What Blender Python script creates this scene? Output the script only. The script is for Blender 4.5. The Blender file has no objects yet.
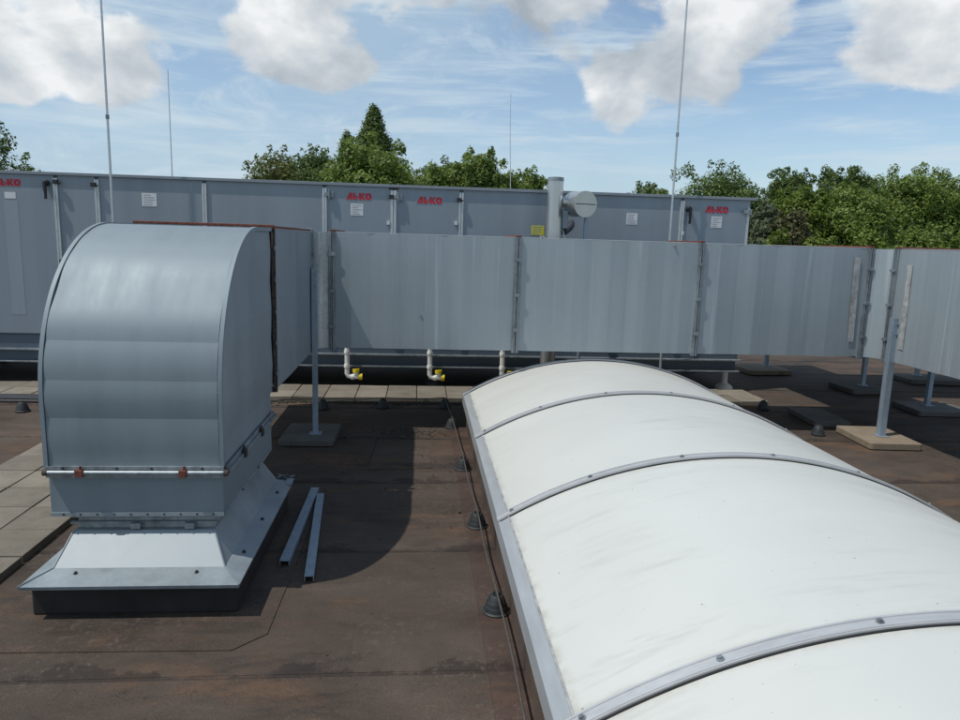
import bpy, bmesh, math, random
import numpy as np
from mathutils import Vector, Matrix
random.seed(7)
rng = np.random.default_rng(11)
S = bpy.context.scene
COL = S.collection
PI = math.pi
R = math.radians

# ------------------------------------------------------------------ helpers
def tag(o, label=None, cat=None, group=None, kind=None):
    if label: o['label'] = label
    if cat: o['category'] = cat
    if group: o['group'] = group
    if kind: o['kind'] = kind
    return o

def thing(name, loc, label, cat, group=None):
    o = bpy.data.objects.new(name, None)
    o.empty_display_size = 0.1
    COL.objects.link(o)
    o.location = loc
    return tag(o, label, cat, group)

def chain_loc(o):
    v = Vector((0, 0, 0))
    while o is not None:
        v += o.location
        o = o.parent
    return v

class MB:
    """collects faces in world coordinates, builds ONE mesh object"""
    def __init__(self):
        self.v = []; self.f = []
    def add(self, vs, fs):
        n = len(self.v)
        self.v += [tuple(p) for p in vs]
        self.f += [tuple(i + n for i in f) for f in fs]
        return self
    def box(self, x0, x1, y0, y1, z0, z1):
        return self.add([(x0,y0,z0),(x1,y0,z0),(x1,y1,z0),(x0,y1,z0),(x0,y0,z1),(x1,y0,z1),(x1,y1,z1),(x0,y1,z1)],
                        [(0,3,2,1),(4,5,6,7),(0,1,5,4),(1,2,6,5),(2,3,7,6),(3,0,4,7)])
    def obox(self, c, ax, ay, az):
        """oriented box: centre and three half-axis vectors"""
        c, ax, ay, az = map(Vector, (c, ax, ay, az))
        vs = [c + sx*ax + sy*ay + sz*az for sz in (-1,1) for sx, sy in ((-1,-1),(1,-1),(1,1),(-1,1))]
        return self.add(vs, [(0,3,2,1),(4,5,6,7),(0,1,5,4),(1,2,6,5),(2,3,7,6),(3,0,4,7)])
    def prism(self, pts, z0, z1):
        n = len(pts)
        vs = [(x,y,z0) for x,y in pts] + [(x,y,z1) for x,y in pts]
        fs = [tuple(range(n))[::-1], tuple(range(n, 2*n))]
        fs += [(i, (i+1)%n, n+(i+1)%n, n+i) for i in range(n)]
        return self.add(vs, fs)
    def tube(self, path, r, n=12, cap=True):
        P = [Vector(p) for p in path]
        rs = r if isinstance(r, (list, tuple)) else [r]*len(P)
        vs = []; fs = []
        up = None
        for i, p in enumerate(P):
            t = (P[min(i+1, len(P)-1)] - P[max(i-1, 0)]).normalized()
            if up is None:
                up = Vector((0,0,1)) if abs(t.z) < .9 else Vector((1,0,0))
            a = t.cross(up).normalized(); b = a.cross(t).normalized(); up = b
            for k in range(n):
                th = 2*PI*k/n
                vs.append(p + rs[i]*(math.cos(th)*a + math.sin(th)*b))
        for i in range(len(P)-1):
            for k in range(n):
                fs.append((i*n+k, i*n+(k+1)%n, (i+1)*n+(k+1)%n, (i+1)*n+k))
        if cap:
            fs.append(tuple(range(n))[::-1]); fs.append(tuple(range((len(P)-1)*n, len(P)*n)))
        return self.add(vs, fs)
    def lathe(self, c, prof, n=20, cap=True):
        vs = []; fs = []
        for r, z in prof:
            for k in range(n):
                th = 2*PI*k/n
                vs.append((c[0]+r*math.cos(th), c[1]+r*math.sin(th), c[2]+z))
        m = len(prof)
        for i in range(m-1):
            for k in range(n):
                fs.append((i*n+k, i*n+(k+1)%n, (i+1)*n+(k+1)%n, (i+1)*n+k))
        if cap:
            fs.append(tuple(range(n))[::-1]); fs.append(tuple(range((m-1)*n, m*n)))
        return self.add(vs, fs)
    def build(self, name, mat, parent=None, smooth=0, bevel=0, label=None):
        off = chain_loc(parent) if parent else Vector((0,0,0))
        me = bpy.data.meshes.new(name)
        me.from_pydata([tuple(Vector(p) - off) for p in self.v], [], self.f)
        me.validate()
        bm = bmesh.new(); bm.from_mesh(me)
        bmesh.ops.recalc_face_normals(bm, faces=bm.faces)
        bm.to_mesh(me); bm.free()
        if smooth:
            me.polygons.foreach_set('use_smooth', [True]*len(me.polygons))
            me.set_sharp_from_angle(angle=R(smooth))
        me.materials.append(mat)
        o = bpy.data.objects.new(name, me)
        COL.objects.link(o)
        if parent: o.parent = parent
        if bevel:
            b = o.modifiers.new('bevel', 'BEVEL'); b.width = bevel; b.segments = 2; b.limit_method = 'ANGLE'; b.angle_limit = R(40)
        if label: o['label'] = label
        return o

def each(name, mat, parent, pieces, **kw):
    return [m.build(name, mat, parent, **kw) for m in pieces]
def kids(o):
    return [c for c in bpy.data.objects if c.parent == o]
def copy_tree(o, parent=None):
    c = o.copy(); COL.objects.link(c); c.parent = parent
    for ch in kids(o): copy_tree(ch, c)
    return c

# ------------------------------------------------------------------ materials
def new_mat(name):
    m = bpy.data.materials.new(name); m.use_nodes = True
    nt = m.node_tree; b = nt.nodes['Principled BSDF']
    return m, nt, b
def N(nt, typ, **kw):
    n = nt.nodes.new(typ)
    for k, v in kw.items():
        if k in n.inputs.keys() if isinstance(k, str) else False: n.inputs[k].default_value = v
        else: setattr(n, k, v)
    return n
def L(nt, a, b): nt.links.new(a, b)
def noise(nt, scale, detail=4, rough=.55, vec=None, dist=0):
    n = nt.nodes.new('ShaderNodeTexNoise'); n.inputs['Scale'].default_value = scale
    n.inputs['Detail'].default_value = detail; n.inputs['Roughness'].default_value = rough; n.inputs['Distortion'].default_value = dist
    if vec is not None: L(nt, vec, n.inputs['Vector'])
    return n.outputs['Fac']
def ramp(nt, fac, stops):
    r = nt.nodes.new('ShaderNodeValToRGB')
    e = r.color_ramp.elements
    while len(e) < len(stops): e.new(.5)
    for el, (p, c) in zip(e, stops):
        el.position = p; el.color = (*c, 1) if len(c) == 3 else c
    L(nt, fac, r.inputs['Fac']); return r.outputs['Color']
def mixc(nt, fac, a, b, mode='MIX'):
    m = nt.nodes.new('ShaderNodeMix'); m.data_type = 'RGBA'; m.blend_type = mode
    for s, v in ((0, fac), (6, a), (7, b)):
        if hasattr(v, 'links') or hasattr(v, 'is_output'): L(nt, v, m.inputs[s])
        else: m.inputs[s].default_value = v if s == 0 else (*v, 1)
    return m.outputs[2]
def math_(nt, op, a, b=0.0, c=None, clamp=False):
    m = nt.nodes.new('ShaderNodeMath'); m.operation = op; m.use_clamp = clamp
    for i, v in enumerate((a, b) if c is None else (a, b, c)):
        if hasattr(v, 'is_output'): L(nt, v, m.inputs[i])
        else: m.inputs[i].default_value = v
    return m.outputs[0]
def mrange(nt, v, a, b, c=0, d=1, smooth=True):
    m = nt.nodes.new('ShaderNodeMapRange'); m.interpolation_type = 'SMOOTHSTEP' if smooth else 'LINEAR'
    L(nt, v, m.inputs[0])
    for i, x in enumerate((a, b, c, d)): m.inputs[i+1].default_value = x
    return m.outputs[0]
def geo_pos(nt):
    return nt.nodes.new('ShaderNodeNewGeometry').outputs['Position']
def scaled(nt, vec, s, loc=(0,0,0), rot=(0,0,0)):
    m = nt.nodes.new('ShaderNodeMapping'); L(nt, vec, m.inputs['Vector'])
    m.inputs['Scale'].default_value = s; m.inputs['Location'].default_value = loc; m.inputs['Rotation'].default_value = rot
    return m.outputs[0]
def bump(nt, b, h, strength=.3, dist=.01):
    n = nt.nodes.new('ShaderNodeBump'); n.inputs['Strength'].default_value = strength; n.inputs['Distance'].default_value = dist
    L(nt, h, n.inputs['Height']); L(nt, n.outputs[0], b.inputs['Normal'])

def simple(name, c, rough=.5, metal=0, var=.15, scale=20, bmp=0):
    m, nt, b = new_mat(name)
    p = geo_pos(nt); n = noise(nt, scale, 5, .6, p)
    L(nt, ramp(nt, n, [(.3, tuple(x*(1-var) for x in c)), (.7, tuple(min(1, x*(1+var)) for x in c))]), b.inputs['Base Color'])
    b.inputs['Roughness'].default_value = rough; b.inputs['Metallic'].default_value = metal
    if bmp: bump(nt, b, n, bmp, .004)
    return m

def galvanised(name, c, streak=(7, 7, .55), metal=.55, rough=.42, amount=.22, spangle=.1, drip=0.0):
    m, nt, b = new_mat(name)
    p = geo_pos(nt)
    s = noise(nt, 1.0, 6, .65, scaled(nt, p, streak))
    big = noise(nt, 1.7, 3, .5, p)
    v = nt.nodes.new('ShaderNodeTexVoronoi'); v.inputs['Scale'].default_value = 55; L(nt, p, v.inputs['Vector'])
    sp = nt.nodes.new('ShaderNodeSeparateColor'); L(nt, v.outputs['Color'], sp.inputs[0])
    f = math_(nt, 'ADD', math_(nt, 'MULTIPLY', s, .65), math_(nt, 'MULTIPLY', big, .35))
    f = math_(nt, 'ADD', f, math_(nt, 'MULTIPLY', math_(nt, 'SUBTRACT', sp.outputs[0], .5), spangle))
    col = ramp(nt, f, [(.33, tuple(x*(1-amount) for x in c)), (.5, c), (.68, tuple(min(1, x*(1+amount)) for x in c))])
    if drip:
        d = mrange(nt, noise(nt, 1.0, 4, .6, scaled(nt, p, (14, 14, .35), (3.3, 1.7, 0))), .60, .70)
        col = mixc(nt, math_(nt, 'MULTIPLY', d, drip), col, (c[0]*1.45, c[1]*1.45, c[2]*1.42))
    L(nt, col, b.inputs['Base Color'])
    b.inputs['Metallic'].default_value = metal
    rr = mrange(nt, f, .3, .7, rough-.08, rough+.12, False); L(nt, rr, b.inputs['Roughness'])
    bump(nt, b, noise(nt, 2.2, 2, .5, p), .06, .02)
    return m

M = {}
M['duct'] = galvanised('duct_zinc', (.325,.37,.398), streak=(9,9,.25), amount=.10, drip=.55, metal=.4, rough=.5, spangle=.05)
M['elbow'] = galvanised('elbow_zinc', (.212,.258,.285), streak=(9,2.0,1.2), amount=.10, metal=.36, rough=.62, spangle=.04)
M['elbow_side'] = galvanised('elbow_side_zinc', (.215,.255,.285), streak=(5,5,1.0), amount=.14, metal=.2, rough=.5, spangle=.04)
M['skirt'] = galvanised('skirt_zinc', (.245,.282,.303), streak=(5,5,5), amount=.26, rough=.5, metal=.2, spangle=.05)
M['corner'] = galvanised('corner_zinc', (.40,.43,.44), streak=(26,26,2.2), amount=.38, rough=.5)
M['rail'] = galvanised('flange_zinc', (.25,.28,.30), streak=(20,20,4), amount=.4, rough=.42, metal=.5)
M['post'] = galvanised('post_zinc', (.28,.345,.41), streak=(20,20,3), amount=.2, rough=.45, metal=.4)
M['steel'] = galvanised('flue_steel', (.55,.55,.54), streak=(12,12,2), amount=.10, rough=.28, metal=.85, spangle=.02)
M['alu'] = galvanised('bar_aluminium', (.52,.525,.53), streak=(4,30,30), amount=.10, rough=.42, metal=.4, spangle=.02)
M['alu_side'] = galvanised('rail_aluminium', (.37,.395,.415), streak=(30,3,30), amount=.10, rough=.5, metal=.3, spangle=.02)
M['aluwhite'] = simple('aluminium_profile', (.55,.57,.58), .35, .6, .08)
M['rust'] = simple('rust', (.075,.055,.048), .85, .1, .7, 60, .4)
M['red_rust'] = simple('red_primer_rust', (.15,.048,.032), .8, .1, .5, 60, .3)
M['dark'] = simple('black_plastic', (.02,.021,.023), .5, 0, .2)
M['holder'] = simple('grey_black_plastic', (.022,.026,.029), .6, 0, .35, 30)
M['gasket'] = simple('rubber_gasket', (.015,.015,.016), .6)
M['logo'] = simple('red_vinyl', (.52,.012,.035), .4, 0, .05)
M['paper'] = simple('white_paper', (.66,.67,.68), .6, 0, .06, 12)
M['print'] = simple('grey_print', (.33,.34,.36), .6, 0, .1)
M['yellow'] = simple('yellow_plastic', (.72,.56,.02), .4, 0, .08)
M['yellow_paper'] = simple('yellow_sticker', (.62,.58,.06), .5, 0, .08)
M['pvc'] = simple('white_pvc', (.80,.79,.75), .4, 0, .1, 18)
M['cable'] = simple('conductor_wire', (.13,.12,.11), .5, .5, .25, 40)
M['tape'] = simple('aged_sealant', (.33,.335,.33), .8, 0, .4, 18, .4)
M['underside'] = simple('dark_frame', (.045,.05,.058), .6, .2, .3, 8)

# air handling unit: plastic coated sheet with faint vertical run marks
def coated(name, c):
    m, nt, b = new_mat(name)
    p = geo_pos(nt)
    s = noise(nt, 1, 5, .6, scaled(nt, p, (5,5,.3))); g = noise(nt, .8, 3, .5, p)
    f = math_(nt, 'ADD', math_(nt, 'MULTIPLY', s, .6), math_(nt, 'MULTIPLY', g, .4))
    L(nt, ramp(nt, f, [(.3, tuple(x*.88 for x in c)), (.7, tuple(x*1.12 for x in c))]), b.inputs['Base Color'])
    b.inputs['Roughness'].default_value = .42; b.inputs['Metallic'].default_value = .15
    bump(nt, b, noise(nt, 2.0, 2, .5, p), .05, .02)
    return m
M['unit'] = coated('unit_coating', (.25,.29,.33))
M['unit_base'] = coated('unit_base_coating', (.10,.13,.165))
M['lid'] = coated('unit_lid', (.24,.27,.30))
M['streak'] = coated('washed_coating', (.285,.325,.36))

def roof_mat(name, base, patch=0):
    m, nt, b = new_mat(name)
    p = geo_pos(nt)
    big = noise(nt, .55, 6, .62, p, .4)
    mid = noise(nt, 2.6, 7, .68, scaled(nt, p, (.7,1.2,1), (4,9,0)), .5)
    fine = noise(nt, 160, 3, .7, p)
    grain = noise(nt, 45, 4, .7, p)
    f = math_(nt, 'ADD', math_(nt, 'MULTIPLY', big, .55), math_(nt, 'MULTIPLY', mid, .45))
    d = tuple(x*.52 for x in base); l = (base[0]*1.5, base[1]*1.5, base[2]*1.52)
    col = ramp(nt, f, [(.37, d), (.46, base), (.54, tuple(x*1.25 for x in base)), (.63, (l[0]*1.1,l[1]*1.1,l[2]*1.1))])
    # rusty washed blotches
    r = mrange(nt, noise(nt, 1.25, 7, .72, scaled(nt, p, (.8,1.7,1), (1.2,.35,0)), .3), .50, .66)
    col = mixc(nt, math_(nt, 'MULTIPLY', r, .42), col, (.165,.088,.047))
    # dark damp stains stretched along the sheets
    w = mrange(nt, noise(nt, .9, 6, .7, scaled(nt, p, (.55,1.5,1), (7,3,0)), .6), .54, .68)
    col = mixc(nt, math_(nt, 'MULTIPLY', w, .6), col, (.022,.019,.019))
    # pale dried silt
    sv = mrange(nt, noise(nt, 2.2, 8, .75, scaled(nt, p, (.6,1.6,1), (2,8,0)), .2), .62, .74)
    col = mixc(nt, math_(nt, 'MULTIPLY', sv, .35), col, (.20,.17,.145))
    # darker bitumen bled out along the laps
    sp3 = nt.nodes.new('ShaderNodeSeparateXYZ'); L(nt, p, sp3.inputs[0])
    fy = math_(nt, 'MULTIPLY', math_(nt, 'FRACT', math_(nt, 'DIVIDE', math_(nt, 'ADD', sp3.outputs[1], 7.37), 1.1)), 1.1)
    bw = math_(nt, 'MULTIPLY', mrange(nt, noise(nt, 3.2, 6, .7, p), .38, .68), .13)
    bl = mrange(nt, math_(nt, 'SUBTRACT', fy, bw), -.01, .02, 1, 0)
    col = mixc(nt, math_(nt, 'MULTIPLY', bl, .55), col, (.022,.018,.017))
    # speckle of lost mineral grit
    wr = math_(nt, 'MULTIPLY', mrange(nt, noise(nt, 28, 6, .75, p), .52, .62), mrange(nt, noise(nt, 1.9, 4, .6, scaled(nt, p, (1,1,1), (9,2,0))), .45, .6))
    col = mixc(nt, math_(nt, 'MULTIPLY', wr, .45), col, (.125,.10,.082))
    gr = mrange(nt, fine, .25, .75, .65, 1.35, False)
    cc = nt.nodes.new('ShaderNodeVectorMath'); cc.operation = 'SCALE'; L(nt, col, cc.inputs[0]); L(nt, gr, cc.inputs['Scale'])
    col = cc.outputs[0]
    # hairline cracks, only here and there
    v = nt.nodes.new('ShaderNodeTexVoronoi'); v.feature = 'DISTANCE_TO_EDGE'; v.inputs['Scale'].default_value = 1.35
    wv = nt.nodes.new('ShaderNodeTexNoise'); wv.inputs['Scale'].default_value = 3.5; wv.inputs['Detail'].default_value = 5; L(nt, p, wv.inputs['Vector'])
    va = nt.nodes.new('ShaderNodeVectorMath'); va.operation = 'MULTIPLY_ADD'; L(nt, wv.outputs['Color'], va.inputs[0]); va.inputs[1].default_value = (.5,.5,.5); L(nt, p, va.inputs[2])
    L(nt, va.outputs[0], v.inputs['Vector'])
    ck = mrange(nt, v.outputs['Distance'], 0, .0030, 1, 0)
    gate = mrange(nt, noise(nt, .9, 2, .5, scaled(nt, p, (1,1,1), (5,1,0))), .55, .60)
    ck = math_(nt, 'MULTIPLY', ck, gate)
    col = mixc(nt, math_(nt, 'MULTIPLY', ck, .5), col, (.012,.010,.010))
    L(nt, col, b.inputs['Base Color'])
    L(nt, mrange(nt, f, .3, .7, .66, .92, False), b.inputs['Roughness'])
    b.inputs['Specular IOR Level'].default_value = .22
    h = math_(nt, 'ADD', math_(nt, 'MULTIPLY', grain, .5), math_(nt, 'MULTIPLY', fine, .5))
    h = math_(nt, 'SUBTRACT', h, math_(nt, 'MULTIPLY', ck, 1.0))
    h = math_(nt, 'ADD', h, math_(nt, 'MULTIPLY', mid, 3.0))
    bump(nt, b, h, .5, .006)
    return m
M['roof'] = roof_mat('bitumen_felt', (.060,.046,.0365))
M['roof_patch'] = roof_mat('bitumen_patch', (.056,.043,.034))
M['roof_red'] = roof_mat('bitumen_red_strip', (.056,.038,.032))
M['curb'] = simple('bitumen_black', (.020,.017,.016), .75, 0, .4, 6, .4)
M['upstand'] = roof_mat('bitumen_upstand', (.085,.066,.055))

def paver_mat(name, base):
    m, nt, b = new_mat(name)
    p = geo_pos(nt)
    oi = nt.nodes.new('ShaderNodeNewGeometry')
    g = noise(nt, 90, 4, .75, p); md = noise(nt, 5, 6, .7, p)
    f = math_(nt, 'ADD', math_(nt, 'MULTIPLY', g, .4), math_(nt, 'MULTIPLY', md, .6))
    col = ramp(nt, f, [(.3, tuple(x*.62 for x in base)), (.5, base), (.72, tuple(x*1.3 for x in base))])
    isl = mrange(nt, oi.outputs['Random Per Island'], 0, 1, .78, 1.18, False)
    cc = nt.nodes.new('ShaderNodeVectorMath'); cc.operation = 'SCALE'; L(nt, col, cc.inputs[0]); L(nt, isl, cc.inputs['Scale'])
    col = cc.outputs[0]
    st = mrange(nt, noise(nt, 2.1, 7, .75, p, .4), .57, .72)
    col = mixc(nt, math_(nt, 'MULTIPLY', st, .65), col, (.10,.085,.055))
    L(nt, col, b.inputs['Base Color']); b.inputs['Roughness'].default_value = .9
    bump(nt, b, f, .5, .004)
    return m
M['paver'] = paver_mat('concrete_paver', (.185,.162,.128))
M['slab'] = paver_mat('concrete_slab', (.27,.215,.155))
M['slab_grey'] = paver_mat('grey_concrete_slab', (.13,.125,.115))  # same concrete texture in a darker, greyer tone

# opal plastic glazing: pale, slightly glossy, grimy streaks across the arch
def opal():
    m, nt, b = new_mat('opal_plastic')
    p = geo_pos(nt)
    base = (.555,.562,.53)
    g = noise(nt, 1.1, 4, .5, p)
    col = ramp(nt, g, [(.3, tuple(x*.95 for x in base)), (.7, tuple(min(1,x*1.04) for x in base))])
    s = noise(nt, 1.0, 7, .7, scaled(nt, p, (1.4,11,3), (0,0,0), (0,0,R(-9))), .35)
    st = math_(nt, 'MULTIPLY', mrange(nt, s, .50, .70), mrange(nt, noise(nt, 1.3, 3, .5, scaled(nt, p, (1,1,1), (3,3,3))), .42, .62))
    col = mixc(nt, math_(nt, 'MULTIPLY', st, .50), col, (.36,.38,.34))
    for sc, th, am, seed in ((14, .075, .75, 0), (30, .08, .6, 5), (6, .022, .8, 9)):
        v = nt.nodes.new('ShaderNodeTexVoronoi'); v.inputs['Scale'].default_value = sc
        L(nt, scaled(nt, p, (1,1.0,1), (seed, seed, 0)), v.inputs['Vector'])
        sp = nt.nodes.new('ShaderNodeSeparateColor'); L(nt, v.outputs['Color'], sp.inputs[0])
        k = math_(nt, 'MULTIPLY', mrange(nt, v.outputs['Distance'], th*.5, th, 1, 0), mrange(nt, sp.outputs[0], .70, .76))
        col = mixc(nt, math_(nt, 'MULTIPLY', k, am), col, (.20,.18,.14))
    sp3 = nt.nodes.new('ShaderNodeSeparateXYZ'); L(nt, p, sp3.inputs[0])
    gn = mrange(nt, noise(nt, 14, 6, .7, p), .35, .65)
    edge = None
    for yb in (6.15, 4.77, 3.30, 1.755, .22):
        e = mrange(nt, math_(nt, 'ABSOLUTE', math_(nt, 'SUBTRACT', sp3.outputs[1], yb)), .03, .075, 1, 0)
        edge = e if edge is None else math_(nt, 'MAXIMUM', edge, e)
    edge = math_(nt, 'MULTIPLY', edge, .28)
    xe = mrange(nt, sp3.outputs[0], .44, .50, .75, 0)
    edge = math_(nt, 'MULTIPLY', math_(nt, 'MAXIMUM', edge, xe), gn)
    col = mixc(nt, edge, col, (.30,.27,.20))
    L(nt, col, b.inputs['Base Color'])
    L(nt, mrange(nt, s, .3, .7, .30, .48, False), b.inputs['Roughness'])
    b.inputs['Specular IOR Level'].default_value = .45
    bump(nt, b, noise(nt, 1.6, 2, .5, p), .06, .03)
    return m
M['opal'] = opal()

def leaf_mat(name, dark, light):
    m, nt, b = new_mat(name)
    g = nt.nodes.new('ShaderNodeNewGeometry')
    n = noise(nt, .45, 3, .6, g.outputs['Position'])
    f = math_(nt, 'ADD', math_(nt, 'MULTIPLY', g.outputs['Random Per Island'], .45), math_(nt, 'MULTIPLY', n, .6))
    col = ramp(nt, f, [(.25, dark), (.8, light)])
    L(nt, col, b.inputs['Base Color']); b.inputs['Roughness'].default_value = .55
    t = nt.nodes.new('ShaderNodeBsdfTranslucent'); L(nt, col, t.inputs['Color'])
    mx = nt.nodes.new('ShaderNodeMixShader'); mx.inputs[0].default_value = .4
    L(nt, b.outputs[0], mx.inputs[1]); L(nt, t.outputs[0], mx.inputs[2])
    L(nt, mx.outputs[0], nt.nodes['Material Output'].inputs['Surface'])
    return m
M['leaf_mid'] = leaf_mat('leaf_mid', (.080,.128,.022), (.235,.32,.055))
M['leaf_dark'] = leaf_mat('leaf_dark', (.052,.092,.020), (.150,.222,.046))
M['leaf_pale'] = leaf_mat('leaf_pale', (.075,.10,.022), (.20,.225,.055))
M['leaf_silver'] = leaf_mat('leaf_silver', (.09,.12,.06), (.20,.23,.13))
M['leaf_bright'] = leaf_mat('leaf_bright', (.085,.13,.016), (.20,.27,.030))
M['leaf_rust'] = leaf_mat('leaf_rust', (.055,.065,.02), (.14,.14,.05))
M['bark'] = simple('bark', (.09,.075,.06), .9, 0, .35, 10, .5)
M['grass'] = simple('grass_field', (.06,.09,.03), .9, 0, .35, .3)
M['soil'] = simple('roof_dirt', (.045,.04,.03), .95, 0, .5, 40)

# ------------------------------------------------------------------ camera
H = 1.68
yaw, pit, rol = R(5.09), R(9.58), R(1.74)
fwd = Vector((math.sin(yaw)*math.cos(pit), math.cos(yaw)*math.cos(pit), -math.sin(pit)))
rt = Vector((math.cos(yaw), -math.sin(yaw), 0)); up = rt.cross(fwd)
r2 = rt*math.cos(rol) + up*math.sin(rol); u2 = -rt*math.sin(rol) + up*math.cos(rol)
cd = bpy.data.cameras.new('camera'); cam = bpy.data.objects.new('camera', cd); COL.objects.link(cam)
mw = Matrix((( r2.x, u2.x, -fwd.x, 0), (r2.y, u2.y, -fwd.y, 0), (r2.z, u2.z, -fwd.z, H), (0,0,0,1)))
cam.matrix_world = mw
cd.sensor_fit = 'HORIZONTAL'; cd.sensor_width = 36; cd.lens = 36*708/960
cd.clip_start = .05; cd.clip_end = 3000
S.camera = cam

# ------------------------------------------------------------------ light
SUN = Vector((-.49, -.17, 1)).normalized()
sl = bpy.data.lights.new('sun', 'SUN'); sl.energy = 3.3; sl.angle = R(.5); sl.color = (1, .955, .88)
so = bpy.data.objects.new('sun', sl); COL.objects.link(so); so.location = (-5, -2, 12)
so.rotation_euler = (-SUN).to_track_quat('-Z', 'Y').to_euler()

w = bpy.data.worlds.new('World'); S.world = w; w.use_nodes = True
nt = w.node_tree; nt.nodes.clear()
out = nt.nodes.new('ShaderNodeOutputWorld'); bg = nt.nodes.new('ShaderNodeBackground'); L(nt, bg.outputs[0], out.inputs[0])
sky = nt.nodes.new('ShaderNodeTexSky'); sky.sky_type = 'NISHITA'; sky.sun_disc = False
sky.sun_elevation = math.asin(SUN.z); sky.sun_rotation = math.atan2(SUN.x, SUN.y)
sky.altitude = 50; sky.air_density = 1.05; sky.dust_density = .2; sky.ozone_density = 2.2
SKY_STRENGTH = .125
bg.inputs['Strength'].default_value = SKY_STRENGTH
tc = nt.nodes.new('ShaderNodeTexCoord'); dirv = tc.outputs['Generated']
sx = nt.nodes.new('ShaderNodeSeparateXYZ'); L(nt, dirv, sx.inputs[0])
U = math_(nt, 'ARCTAN2', sx.outputs[0], sx.outputs[1])          # azimuth from +Y, radians
V = math_(nt, 'ARCSINE', sx.outputs[2])                         # elevation
cx = nt.nodes.new('ShaderNodeCombineXYZ'); L(nt, U, cx.inputs[0]); L(nt, V, cx.inputs[1])
UV = cx.outputs[0]
def fbm(scale, loc=(0,0,0), detail=9, rough=.6, dist=.15, sc=(1,1.5,1), rot=0):
    return noise(nt, scale, detail, rough, scaled(nt, UV, sc, loc, (0,0,rot)), dist)
n1 = fbm(8.5, rough=.56, detail=8); nl = fbm(9.5, rough=.52, detail=7, dist=.3); n1s = fbm(9.5, loc=(.10, -.26, 0), rough=.52, detail=7, dist=.3)   # second lookup shifted towards the sun
n2 = fbm(3.0, loc=(5,2,0), detail=6)
# cumulus banks: (azimuth, elevation, half width, half height, weight, greyness)
CLOUDS = [(-.409,.209,.080,.059,1.0,.35), (-.40,.175,.065,.030,.6,.0), (-.480,.144,.026,.013,.6,.0), (-.211,.228,.050,.034,.75,.1), (-.139,.282,.094,.042,.75,.35), (-.120,.215,.072,.028,.85,1.0),
          (.120,.315,.111,.040,1.05,1.0), (.325,.226,.088,.046,.95,.85), (.405,.303,.125,.046,1.05,.1), (.255,.190,.036,.034,1.0,-.2), (.383,.214,.028,.026,.5,.3), (.620,.230,.064,.040,1.35,.12), (.640,.272,.05,.035,1.0,-.1),
          (-.75,.25,.2,.08,1.0,.4), (1.15,.3,.2,.08,1.0,.4), (1.9,.35,.4,.12,1.0,.4), (-1.6,.3,.4,.12,1.0,.4), (2.8,.3,.4,.12,1.0,.3)]
ms = None; gs = None
for (u, v, a, b_, wt, gy) in CLOUDS:
    du = math_(nt, 'DIVIDE', math_(nt, 'SUBTRACT', U, u), a); dv = math_(nt, 'DIVIDE', math_(nt, 'SUBTRACT', V, v), b_)
    d2 = math_(nt, 'ADD', math_(nt, 'MULTIPLY', du, du), math_(nt, 'MULTIPLY', dv, dv))
    e = math_(nt, 'MULTIPLY', math_(nt, 'EXPONENT', math_(nt, 'MULTIPLY', d2, -.75)), wt)
    # underside is greyer than the top
    g = math_(nt, 'MULTIPLY', e, math_(nt, 'ADD', gy, math_(nt, 'MULTIPLY', dv, -.22)))
    ms = e if ms is None else math_(nt, 'ADD', ms, e)
    gs = g if gs is None else math_(nt, 'ADD', gs, g)
dens = math_(nt, 'ADD', ms, math_(nt, 'MULTIPLY', math_(nt, 'SUBTRACT', n1, .5), 2.4))
mask = mrange(nt, dens, .46, .80)
lit = math_(nt, 'MULTIPLY', math_(nt, 'SUBTRACT', nl, n1s), 1.7)
grey = math_(nt, 'DIVIDE', gs, math_(nt, 'MAXIMUM', ms, .25))
shade = math_(nt, 'ADD', math_(nt, 'SUBTRACT', .88, math_(nt, 'MULTIPLY', grey, .62)), lit, clamp=True)
K = 1.0/SKY_STRENGTH
ccol = ramp(nt, shade, [(.0, (.38,.43,.48)), (.45, (.56,.61,.655)), (.78,(.74,.77,.79)), (1, (.90,.915,.92))])
# thin veil, thicker on the left and low down, plus wind-drawn cirrus
left = mrange(nt, U, -.05, .50, .9, .05)
low = mrange(nt, V, .03, .18, .48, 0)
veil = mrange(nt, n2, .34, .60, .45, 1.0)
vl = math_(nt, 'MULTIPLY', math_(nt, 'ADD', math_(nt, 'MULTIPLY', veil, left), low, clamp=True), .86)
st = noise(nt, 5, 8, .62, scaled(nt, UV, (.6,5.5,1), (0,0,0), (0,0,R(10))), .35)
st2 = noise(nt, 7, 9, .66, scaled(nt, UV, (1,2.2,1), (3,7,0), (0,0,R(-14))), .6)
streak = math_(nt, 'MULTIPLY', mrange(nt, st, .45, .68, 0, .80), mrange(nt, V, .03, .13))
puff = math_(nt, 'MULTIPLY', mrange(nt, st2, .46, .70, 0, .75), mrange(nt, U, -.1, .40, 1, .15))
ci = math_(nt, 'MAXIMUM', streak, puff)
def scol(c):
    v = nt.nodes.new('ShaderNodeVectorMath'); v.operation = 'SCALE'; v.inputs['Scale'].default_value = K; L(nt, c, v.inputs[0]); return v.outputs[0]
veilc = nt.nodes.new('ShaderNodeRGB'); veilc.outputs[0].default_value = (.41,.555,.695,1)
base = mixc(nt, vl, sky.outputs[0], scol(veilc.outputs[0]))
circ = nt.nodes.new('ShaderNodeRGB'); circ.outputs[0].default_value = (.60,.71,.79,1)
base = mixc(nt, ci, base, scol(circ.outputs[0]))
final = mixc(nt, math_(nt, 'MULTIPLY', mask, .96), base, scol(ccol))
L(nt, final, bg.inputs['Color'])

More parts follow.
